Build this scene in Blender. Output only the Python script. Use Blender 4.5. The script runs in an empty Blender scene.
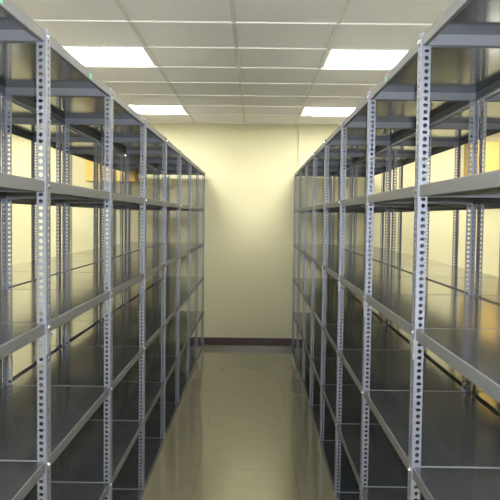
import bpy, bmesh, math, random
from mathutils import Matrix, Vector
random.seed(4)
scene = bpy.context.scene
C = scene.collection

# ------------------------------------------------------------------ sizes (metres)
CAM_H = 1.56
CEIL = 2.674
WALL_Y = 8.358
FRONT_Y = -2.6
SIDE_L, SIDE_R = -3.75, 3.55
XL, XR = 0.601, 0.467            # aisle faces of the racks
DEPTH, GAP = 0.44, 0.018
Y0, BAY = 1.992, 0.8965          # joint 0 and bay length
LEVELS = [2.084, 1.658, 1.245, 0.838, 0.424, 0.037]
POST_H = 2.088
FLANGE = 0.034

# ------------------------------------------------------------------ materials
def mat(name, col, rough=.5, metal=0., spec=.5, noise=None, bump=None, coat=0.):
    m = bpy.data.materials.new(name); m.use_nodes = True
    nt = m.node_tree; b = nt.nodes['Principled BSDF']
    b.inputs['Base Color'].default_value = (*col, 1)
    b.inputs['Roughness'].default_value = rough
    b.inputs['Metallic'].default_value = metal
    b.inputs['Specular IOR Level'].default_value = spec
    b.inputs['Coat Weight'].default_value = coat
    b.inputs['Coat Roughness'].default_value = .06
    tc = nt.nodes.new('ShaderNodeTexCoord')
    if noise:
        sc, amt = noise
        n = nt.nodes.new('ShaderNodeTexNoise'); n.inputs['Scale'].default_value = sc
        n.inputs['Detail'].default_value = 5
        nt.links.new(tc.outputs['Object'], n.inputs['Vector'])
        r = nt.nodes.new('ShaderNodeMapRange')
        r.inputs['To Min'].default_value = 1-amt; r.inputs['To Max'].default_value = 1+amt
        nt.links.new(n.outputs['Fac'], r.inputs['Value'])
        v = nt.nodes.new('ShaderNodeVectorMath'); v.operation = 'SCALE'
        v.inputs[0].default_value = col
        nt.links.new(r.outputs['Result'], v.inputs['Scale'])
        nt.links.new(v.outputs['Vector'], b.inputs['Base Color'])
    if bump:
        sc, st = bump
        n = nt.nodes.new('ShaderNodeTexNoise'); n.inputs['Scale'].default_value = sc; n.inputs['Detail'].default_value = 0
        nt.links.new(tc.outputs['Object'], n.inputs['Vector'])
        bp = nt.nodes.new('ShaderNodeBump'); bp.inputs['Strength'].default_value = st
        bp.inputs['Distance'].default_value = .01
        nt.links.new(n.outputs['Fac'], bp.inputs['Height'])
        nt.links.new(bp.outputs['Normal'], b.inputs['Normal'])
    return m

M = {}
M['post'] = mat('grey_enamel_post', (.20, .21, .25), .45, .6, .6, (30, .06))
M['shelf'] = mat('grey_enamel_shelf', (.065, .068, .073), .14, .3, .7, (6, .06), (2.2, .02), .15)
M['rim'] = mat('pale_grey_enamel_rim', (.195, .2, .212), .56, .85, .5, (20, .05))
M['bolt'] = mat('zinc_bolt', (.8, .8, .8), .2, 1.)
M['gusset'] = mat('zinc_plate', (.6, .61, .63), .3, .8)
M['wall'] = mat('cream_wall_paint', (.66, .63, .43), .55, 0, .4, (1.2, .02), (60, .05))
M['base'] = mat('maroon_skirting', (.045, .016, .016), .3)
M['tile'] = mat('ceiling_board', (.95, .93, .89), .8, 0, .3, (3, .015))
M['bar'] = mat('ceiling_bar', (.97, .96, .92), .45)
M['runner'] = mat('shaded_ceiling_runner', (.74, .73, .64), .45)  # shadow of the reveal along the runners, painted in as a darker tone
M['lightframe'] = mat('white_light_frame', (.85, .85, .82), .4)
M['sticker'] = mat('green_sticker', (.12, .55, .25), .5)
M['box'] = mat('orange_brown_board', (.55, .38, .12), .5, 0, .4, (5, .12))
M['boxtrim'] = mat('pale_board_edge', (.75, .6, .28), .5)
M['door'] = mat('brown_door', (.22, .12, .06), .4, 0, .5, (8, .15))
M['steel'] = mat('brushed_handle', (.6, .6, .6), .25, 1.)

def emis(name, col, s):
    m = bpy.data.materials.new(name); m.use_nodes = True
    b = m.node_tree.nodes['Principled BSDF']
    b.inputs['Base Color'].default_value = (.9, .9, .85, 1)
    b.inputs['Emission Color'].default_value = (*col, 1)
    b.inputs['Emission Strength'].default_value = s
    return m
M['diffuser'] = emis('lit_diffuser', (1., .97, .84), 38)

def floor_mat():
    m = bpy.data.materials.new('polished_floor_tile'); m.use_nodes = True
    nt = m.node_tree; b = nt.nodes['Principled BSDF']; L = nt.links
    tc = nt.nodes.new('ShaderNodeTexCoord')
    mp = nt.nodes.new('ShaderNodeMapping'); mp.inputs['Location'].default_value = (-.27/.6, -.02, 0)
    mp.inputs['Scale'].default_value = (1/.6, 1/.6, 1)
    L.new(tc.outputs['Object'], mp.inputs['Vector'])
    br = nt.nodes.new('ShaderNodeTexBrick'); br.offset = 0; br.squash = 1
    br.inputs['Scale'].default_value = 1; br.inputs['Mortar Size'].default_value = .004
    br.inputs['Brick Width'].default_value = 1; br.inputs['Row Height'].default_value = 1
    br.inputs['Color1'].default_value = (.27, .245, .15, 1)
    br.inputs['Color2'].default_value = (.26, .235, .145, 1)
    br.inputs['Mortar'].default_value = (.19, .175, .115, 1)
    br.inputs['Mortar Smooth'].default_value = .1
    L.new(mp.outputs['Vector'], br.inputs['Vector'])
    n = nt.nodes.new('ShaderNodeTexNoise'); n.inputs['Scale'].default_value = 9; n.inputs['Detail'].default_value = 8
    L.new(tc.outputs['Object'], n.inputs['Vector'])
    r = nt.nodes.new('ShaderNodeMapRange'); r.inputs['To Min'].default_value = .88; r.inputs['To Max'].default_value = 1.12
    L.new(n.outputs['Fac'], r.inputs['Value'])
    v = nt.nodes.new('ShaderNodeVectorMath'); v.operation = 'SCALE'
    L.new(br.outputs['Color'], v.inputs[0]); L.new(r.outputs['Result'], v.inputs['Scale'])
    L.new(v.outputs['Vector'], b.inputs['Base Color'])
    b.inputs['Roughness'].default_value = .09
    b.inputs['Coat Weight'].default_value = .4; b.inputs['Coat Roughness'].default_value = .04
    b.inputs['Specular IOR Level'].default_value = .5
    bp = nt.nodes.new('ShaderNodeBump'); bp.inputs['Strength'].default_value = .15; bp.inputs['Distance'].default_value = .002
    n2 = nt.nodes.new('ShaderNodeTexNoise'); n2.inputs['Scale'].default_value = 4
    L.new(tc.outputs['Object'], n2.inputs['Vector']); L.new(n2.outputs['Fac'], bp.inputs['Height'])
    L.new(bp.outputs['Normal'], b.inputs['Normal'])
    return m
M['floor'] = floor_mat()

# ------------------------------------------------------------------ helpers
def box(bm, x0, x1, y0, y1, z0, z1):
    vs = [bm.verts.new(p) for p in ((x0,y0,z0),(x1,y0,z0),(x1,y1,z0),(x0,y1,z0),(x0,y0,z1),(x1,y0,z1),(x1,y1,z1),(x0,y1,z1))]
    for f in ((3,2,1,0),(4,5,6,7),(0,1,5,4),(1,2,6,5),(2,3,7,6),(3,0,4,7)):
        bm.faces.new([vs[i] for i in f])
def mesh(name, bm, m):
    bmesh.ops.recalc_face_normals(bm, faces=bm.faces)
    me = bpy.data.meshes.new(name); bm.to_mesh(me); bm.free()
    me.materials.append(M[m]); return me
def obj(name, me, parent=None, loc=(0,0,0)):
    o = bpy.data.objects.new(name, me); C.objects.link(o)
    o.location = loc
    if parent is not None: o.parent = parent
    return o
def bobj(name, boxes, m, parent=None, loc=(0,0,0)):
    bm = bmesh.new()
    for b in boxes: box(bm, *b)
    return obj(name, mesh(name, bm, m), parent, loc)
def struct(o): o['kind'] = 'structure'; return o
def thing(name, label, cat, loc=(0,0,0), group=None):
    o = bpy.data.objects.new(name, None); C.objects.link(o); o.location = loc
    o.empty_display_size = .1
    o['label'] = label; o['category'] = cat
    if group: o['group'] = group
    return o

# ------------------------------------------------------------------ room shell
struct(bobj('floor', [(SIDE_L-.1, SIDE_R+.1, FRONT_Y-.1, WALL_Y+.1, -.1, 0)], 'floor'))
struct(bobj('wall_back', [(SIDE_L-.1, SIDE_R+.1, WALL_Y, WALL_Y+.1, 0, CEIL+.1)], 'wall'))
# the shallow pier right of the aisle
struct(bobj('wall_pier', [(.512, 1.55, WALL_Y-.04, WALL_Y, 0, CEIL)], 'wall'))
struct(bobj('wall_left', [(SIDE_L-.1, SIDE_L, FRONT_Y, WALL_Y, 0, CEIL+.1)], 'wall'))
struct(bobj('wall_right', [(SIDE_R, SIDE_R+.1, FRONT_Y, WALL_Y, 0, CEIL+.1)], 'wall'))
dx0, dx1, dz = -.55, .4, 2.05
struct(bobj('wall_front', [(SIDE_L-.1, dx0, FRONT_Y-.1, FRONT_Y, 0, CEIL+.1), (dx1, SIDE_R+.1, FRONT_Y-.1, FRONT_Y, 0, CEIL+.1),
                           (dx0, dx1, FRONT_Y-.1, FRONT_Y, dz, CEIL+.1)], 'wall'))
d = struct(bobj('door_1', [(dx0+.04, dx1-.04, FRONT_Y-.08, FRONT_Y-.03, .005, dz-.04)], 'door'))
bobj('door_frame', [(dx0, dx0+.04, FRONT_Y-.1, FRONT_Y+.01, 0, dz), (dx1-.04, dx1, FRONT_Y-.1, FRONT_Y+.01, 0, dz), (dx0+.04, dx1-.04, FRONT_Y-.1, FRONT_Y+.01, dz-.04, dz)], 'door', d)
bobj('door_handle', [(dx1-.16, dx1-.08, FRONT_Y-.03, FRONT_Y+.02, 1.0, 1.02)], 'steel', d)
bh = .093
struct(bobj('baseboard_back', [(SIDE_L, .512-.012, WALL_Y-.012, WALL_Y, 0, bh), (.5, 1.562, WALL_Y-.052, WALL_Y-.04, 0, bh), (1.562, SIDE_R, WALL_Y-.012, WALL_Y, 0, bh)], 'base'))
struct(bobj('baseboard_left', [(SIDE_L, SIDE_L+.012, FRONT_Y, WALL_Y-.012, 0, bh)], 'base'))
struct(bobj('baseboard_right', [(SIDE_R-.012, SIDE_R, FRONT_Y, WALL_Y-.012, 0, bh)], 'base'))

# ceiling: boards lying on a grid of bars; lights take the place of whole boards
T = .6
GX, GY = -.1338, 4.641
light_cells = []
xi = range(int(math.floor((SIDE_L-GX)/T)), int(math.ceil((SIDE_R-GX)/T)))
yi = range(int(math.floor((FRONT_Y-GY)/T)), int(math.ceil((WALL_Y-GY)/T)))
LX, LY = (-5, -2, 1, 4), (-12, -8, -4, 0, 4)
bm = bmesh.new()
for i in xi:
    for j in yi:
        x0, x1 = max(GX+i*T, SIDE_L), min(GX+(i+1)*T, SIDE_R)
        y0, y1 = max(GY+j*T, FRONT_Y), min(GY+(j+1)*T, WALL_Y)
        if x1-x0 < .02 or y1-y0 < .02: continue
        if i in LX and j in LY:
            light_cells.append((x0, y0)); continue
        box(bm, x0, x1, y0, y1, CEIL+.006, CEIL+.02)
box(bm, SIDE_L, SIDE_R, FRONT_Y, WALL_Y, CEIL+.12, CEIL+.15)
struct(obj('ceiling', mesh('ceiling', bm, 'tile')))
bars, runs = [], []
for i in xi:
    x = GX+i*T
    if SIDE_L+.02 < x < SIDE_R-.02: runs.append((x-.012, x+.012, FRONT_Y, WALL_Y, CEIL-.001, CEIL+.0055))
for j in yi:
    y = GY+j*T
    if FRONT_Y+.02 < y < WALL_Y-.02: bars.append((SIDE_L, SIDE_R, y-.012, y+.012, CEIL-.003, CEIL+.005))
bars += [(SIDE_L, SIDE_R, WALL_Y-.02, WALL_Y, CEIL+.0002, CEIL+.0052)]
struct(bobj('trim_1', bars, 'bar'))
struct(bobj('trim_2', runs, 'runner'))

# ceiling lights
fr = [(.012,.588,.012,.035,.006,.06),(.012,.588,.565,.588,.006,.06),(.012,.035,.035,.565,.006,.06),(.565,.588,.035,.565,.006,.06),(.012,.588,.012,.588,.06,.068)]
bm = bmesh.new()
for b in fr: box(bm, *b)
fm = mesh('light_frame', bm, 'lightframe')
bm = bmesh.new(); box(bm, .0352, .5648, .0352, .5648, .012, .018)
# fine prism ribs under the diffuser sheet
for k in range(1, 12): box(bm, .036, .564, .0352+k*.044-.001, .0352+k*.044+.001, .0105, .0125)
dm = mesh('diffuser', bm, 'diffuser')
for (x, y) in light_cells:
    i = round((x-GX)/T); j = round((y-GY)/T)
    if j in (0, 4) and i in (-2, 1):
        side = 'left' if i == -2 else 'right'
        lab = '%s square ceiling light, on the %s above the %s aisle rack' % ('nearer, larger' if j == 0 else 'farther, smaller', side, side)
        grp = None
    else:
        ns = {-5: 'far left aisle', -2: 'left rack', 1: 'right rack', 4: 'far right aisle'}[i]
        es = {-12: 'beside the entrance door', -8: 'just behind the camera', -4: 'at the front of the racks', 0: 'halfway along', 4: 'near the end wall'}[j]
        lab = 'square recessed ceiling light over the %s, %s' % (ns, es)
        grp = None
    t = thing('ceiling_light', lab, 'ceiling light', (x, y, CEIL), 'square recessed ceiling lights')
    obj('frame', fm, t); obj('diffuser', dm, t)

# ------------------------------------------------------------------ slotted angle posts
TH = .002
def perforated(bm, u0, u1, P, uc, horizontal_first=True):
    """a punched strip from height 0 to POST_H; P(u, w, h) -> xyz, u across, w through the sheet"""
    pitch = .0191; n = int(POST_H/pitch); h0 = (POST_H-n*pitch)/2
    def quad(a, b, c, d): bm.faces.new([a, b, c, d])
    def V(u, w, h): return bm.verts.new(P(u, w, h))
    K = 8
    if h0 > 1e-4:
        for (a, b) in ((0, h0), (POST_H-h0, POST_H)):
            for w in (0, TH): quad(V(u0,w,a), V(u1,w,a), V(u1,w,b), V(u0,w,b))
    for k in range(n):
        a, b = h0+k*pitch, h0+(k+1)*pitch; hc = (a+b)/2
        ru, rh = (.0074, .0054) if (k % 2 == 0) == horizontal_first else (.006, .0068)
        ring = [(uc+ru*math.cos(2*math.pi*(q+.5)/K), hc+rh*math.sin(2*math.pi*(q+.5)/K)) for q in range(K)]
        # matching outer points on the cell border, starting at the right side going anticlockwise
        def border(q):
            t = {0: (u1, hc+.25*pitch), 1: (uc+.25*(u1-u0), b), 2: (uc-.25*(u1-u0), b), 3: (u0, hc+.25*pitch),
                 4: (u0, hc-.25*pitch), 5: (uc-.25*(u1-u0), a), 6: (uc+.25*(u1-u0), a), 7: (u1, hc-.25*pitch)}
            return t[q]
        corners = {0: (u1, b), 2: (u0, b), 4: (u0, a), 6: (u1, a)}
        rings = []
        for w in (0, TH):
            rv = [V(p[0], w, p[1]) for p in ring]
            ov = [V(border(q)[0], w, border(q)[1]) for q in range(K)]
            for q in range(K):
                r = (q+1) % K
                if q in corners:
                    cv = V(corners[q][0], w, corners[q][1])
                    bm.faces.new([rv[q], ov[q], cv, ov[r], rv[r]])
                else: quad(rv[q], ov[q], ov[r], rv[r])
            rings.append(rv)
        for q in range(K):
            r = (q+1) % K; quad(rings[0][q], rings[0][r], rings[1][r], rings[1][q])
    for u in (u0, u1): quad(V(u,0,0), V(u,TH,0), V(u,TH,POST_H), V(u,0,POST_H))
    for h in (0, POST_H): quad(V(u0,0,h), V(u1,0,h), V(u1,TH,h), V(u0,TH,h))

def post_mesh(ax, by):
    """corner at origin, one flange along ax*x facing the camera, the other along by*y"""
    bm = bmesh.new()
    A, B = .027, .044
    perforated(bm, 0, A, lambda u, w, h: (ax*u, by*w, h), .0155)
    perforated(bm, TH, B, lambda u, w, h: (ax*w, by*u, h), .024, False)
    bmesh.ops.remove_doubles(bm, verts=bm.verts, dist=1e-6)
    return mesh('post', bm, 'post')
PM = {(a, b): post_mesh(a, b) for a in (1, -1) for b in (1, -1)}

# ------------------------------------------------------------------ shelf trays
SL = BAY-.008
SD = DEPTH-2*(TH+.0008)
def shelf_mesh(h=FLANGE):
    bm = bmesh.new()
    t = .0012; c = .0028; lip = .011
    # cross-section of rim, swept around the rectangle: (inset, height)
    outer = [(c, 0), (c*.35, -c*.35), (0, -c), (0, -h+.0015), (.0015, -h), (lip, -h), (lip, -h+t), (t+.0015, -h+t), (t, -h+t+.0015), (t, -t)]
    def rect(ins, z): return [bm.verts.new(p) for p in ((ins, ins, z), (SD-ins, ins, z), (SD-ins, SL-ins, z), (ins, SL-ins, z))]
    rs = [rect(*p) for p in outer]
    deck = [bm.faces.new(rs[0])]
    rim = []
    for a, b in zip(rs, rs[1:]):
        for k in range(4): rim.append(bm.faces.new([a[k], a[(k+1) % 4], b[(k+1) % 4], b[k]]))
    deck.append(bm.faces.new(rs[-1][::-1]))
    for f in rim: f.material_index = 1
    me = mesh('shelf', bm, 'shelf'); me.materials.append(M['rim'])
    return me
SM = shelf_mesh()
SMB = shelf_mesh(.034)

def bolt_mesh(sx):
    bm = bmesh.new()
    prof = [(0, 0), (.0085, 0), (.0085, .0012), (.0065, .0016), (.0065, .004), (.0045, .0055), (0, .006)]
    rings = []
    for r, d in prof:
        if r == 0: rings.append([bm.verts.new((sx*d, 0, 0))])
        else: rings.append([bm.verts.new((sx*d, r*math.cos(k*math.pi/5), r*math.sin(k*math.pi/5))) for k in range(10)])
    for a, b in zip(rings, rings[1:]):
        for k in range(10):
            l = (k+1) % 10
            if len(a) == 1: bm.faces.new([a[0], b[k], b[l]])
            elif len(b) == 1: bm.faces.new([a[k], a[l], b[0]])
            else: bm.faces.new([a[k], a[l], b[l], b[k]])
    return mesh('bolt', bm, 'bolt')
BM_ = {1: bolt_mesh(1), -1: bolt_mesh(-1)}
def gusset_mesh(ax):
    bm = bmesh.new()
    pts = [(.001, 0), (.058, 0), (.058, -.008), (.009, -.058), (.001, -.058)]
    a = [bm.verts.new((-ax*.0016, p[0], p[1])) for p in pts]; b = [bm.verts.new((-ax*.0001, p[0], p[1])) for p in pts]
    bm.faces.new(a); bm.faces.new(b[::-1])
    for k in range(5): bm.faces.new([a[k], a[(k+1) % 5], b[(k+1) % 5], b[k]])
    return mesh('gusset_plate', bm, 'gusset')
GM = {1: gusset_mesh(1), -1: gusset_mesh(-1)}
bm = bmesh.new(); box(bm, -.0004, .0004, -.014, .014, -.016, .0015); STK = mesh('sticker', bm, 'sticker')

# ------------------------------------------------------------------ racks
def rack(side, near, first, last, label, b_front, stickers=()):
    """side: -1 left / +1 right; near: distance of the aisle face from x=0"""
    xf = side*near; xb = side*(near+DEPTH)
    yb = Y0+first*BAY
    t = thing('shelving_rack', label, 'shelving rack', (xf, yb, 0), 'long steel racks in rows')
    for i in range(first, last+1):
        y = Y0+i*BAY-yb
        # aisle-side post
        p = obj('post', PM[(side, b_front)], t, (0, y, 0))
        for l, h in enumerate(LEVELS):
            obj('bolt', BM_[-side], p, (0, b_front*.024, h-.017 if l < 5 else h-.012))
        if b_front == 1: obj('gusset_plate', GM[side], p, (0, 0, LEVELS[2]-FLANGE-.001))
        # rear post
        q = obj('post', PM[(-side, -1)], t, (xb-xf, y, 0))
        for l, h in enumerate(LEVELS[:5]):
            obj('bolt', BM_[-side], q, (-side*TH, -.036, h-FLANGE-.012))
    for i in range(first, last):
        y = Y0+i*BAY-yb+.0045
        x = (TH+.0008) if side > 0 else -(DEPTH-(TH+.0008))
        for l, h in enumerate(LEVELS):
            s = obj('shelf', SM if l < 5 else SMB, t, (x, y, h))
            if l == 0 and i in stickers:
                obj('green_sticker', STK, s, (-.0006 if side > 0 else SD+.0006, SL/2+.1, -.012))
    return t
rack(-1, XL, -1, 7, 'tall empty grey steel shelving rack along the left side of the central aisle', 1, (-1, 0))
rack(1, XR, -1, 7, 'tall empty grey steel shelving rack along the right side of the central aisle', 1, (0,))
rack(-1, XL+DEPTH+GAP, 0, 7, 'grey steel rack standing back to back behind the left aisle rack', -1)
rack(1, XR+DEPTH+GAP, 0, 7, 'grey steel rack standing back to back behind the right aisle rack', -1)

# ------------------------------------------------------------------ boxes high on the end wall
def wall_box(x0, x1, label):
    z0, z1, dp = 1.955, 2.47, .24
    t = thing('wall_cabinet', label, 'wall cabinet', ((x0+x1)/2, WALL_Y, z0))
    w = (x1-x0)/2; H = z1-z0
    bobj('body', [(-w, w, -dp, 0, 0, .018), (-w, w, -dp, 0, H-.018, H), (-w, -w+.018, -dp, 0, .018, H-.018), (w-.018, w, -dp, 0, .018, H-.018), (-w+.018, w-.018, -.02, 0, .018, H-.018)], 'box', t)
    bobj('door', [(-w+.003, -.003, -dp-.018, -dp, .003, H-.003)], 'box', t)
    bobj('door', [(.003, w-.003, -dp-.018, -dp, .003, H-.003)], 'box', t)
wall_box(-1.99, -1.40, 'orange-brown box high on the end wall, seen through the left rack')
wall_box(2.50, 3.16, 'orange-brown box high on the end wall, seen through the right rack')

# ------------------------------------------------------------------ camera
f, pi_, ya, ro = 692.13, .04756, -.006264, .01258
def cam_map(X, Z, h):
    c, s = math.cos(ya), math.sin(ya); x = c*X-s*Z; z = s*X+c*Z; y = -h
    c, s = math.cos(pi_), math.sin(pi_); y2 = c*y-s*z; z2 = s*y+c*z
    c, s = math.cos(ro), math.sin(ro)
    return (c*x-s*y2, s*x+c*y2, z2)
ex, ey, ez = cam_map(1, 0, 0), cam_map(0, 1, 0), cam_map(0, 0, 1)   # world x, y, z
right = Vector((ex[0], ey[0], ez[0])); down = Vector((ex[1], ey[1], ez[1])); fwd = Vector((ex[2], ey[2], ez[2]))
R = Matrix((right, -down, -fwd)).transposed().to_4x4()
cd = bpy.data.cameras.new('camera'); cam = bpy.data.objects.new('camera', cd); C.objects.link(cam)
cam.matrix_world = Matrix.Translation((0, 0, CAM_H)) @ R
cd.sensor_width = 36; cd.lens = f/500*36; cd.clip_start = .05
scene.camera = cam

# ------------------------------------------------------------------ light
fl = bpy.data.lights.new('camera_flash', 'SPOT'); fl.energy = 330; fl.color = (.78, .86, 1.)
fl.shadow_soft_size = .02; fl.spot_size = math.radians(110); fl.spot_blend = .35
fo = bpy.data.objects.new('camera_flash', fl); C.objects.link(fo)
fo.matrix_world = Matrix.Translation((.02, -.01, CAM_H+.05)) @ R
w = bpy.data.worlds.new('world'); scene.world = w; w.use_nodes = True
w.node_tree.nodes['Background'].inputs['Color'].default_value = (.5, .5, .5, 1)
w.node_tree.nodes['Background'].inputs['Strength'].default_value = .05

vs = scene.view_settings
vs.view_transform = 'Standard'; vs.look = 'None'; vs.gamma = 1; vs.use_curve_mapping = False
vs.exposure = 0
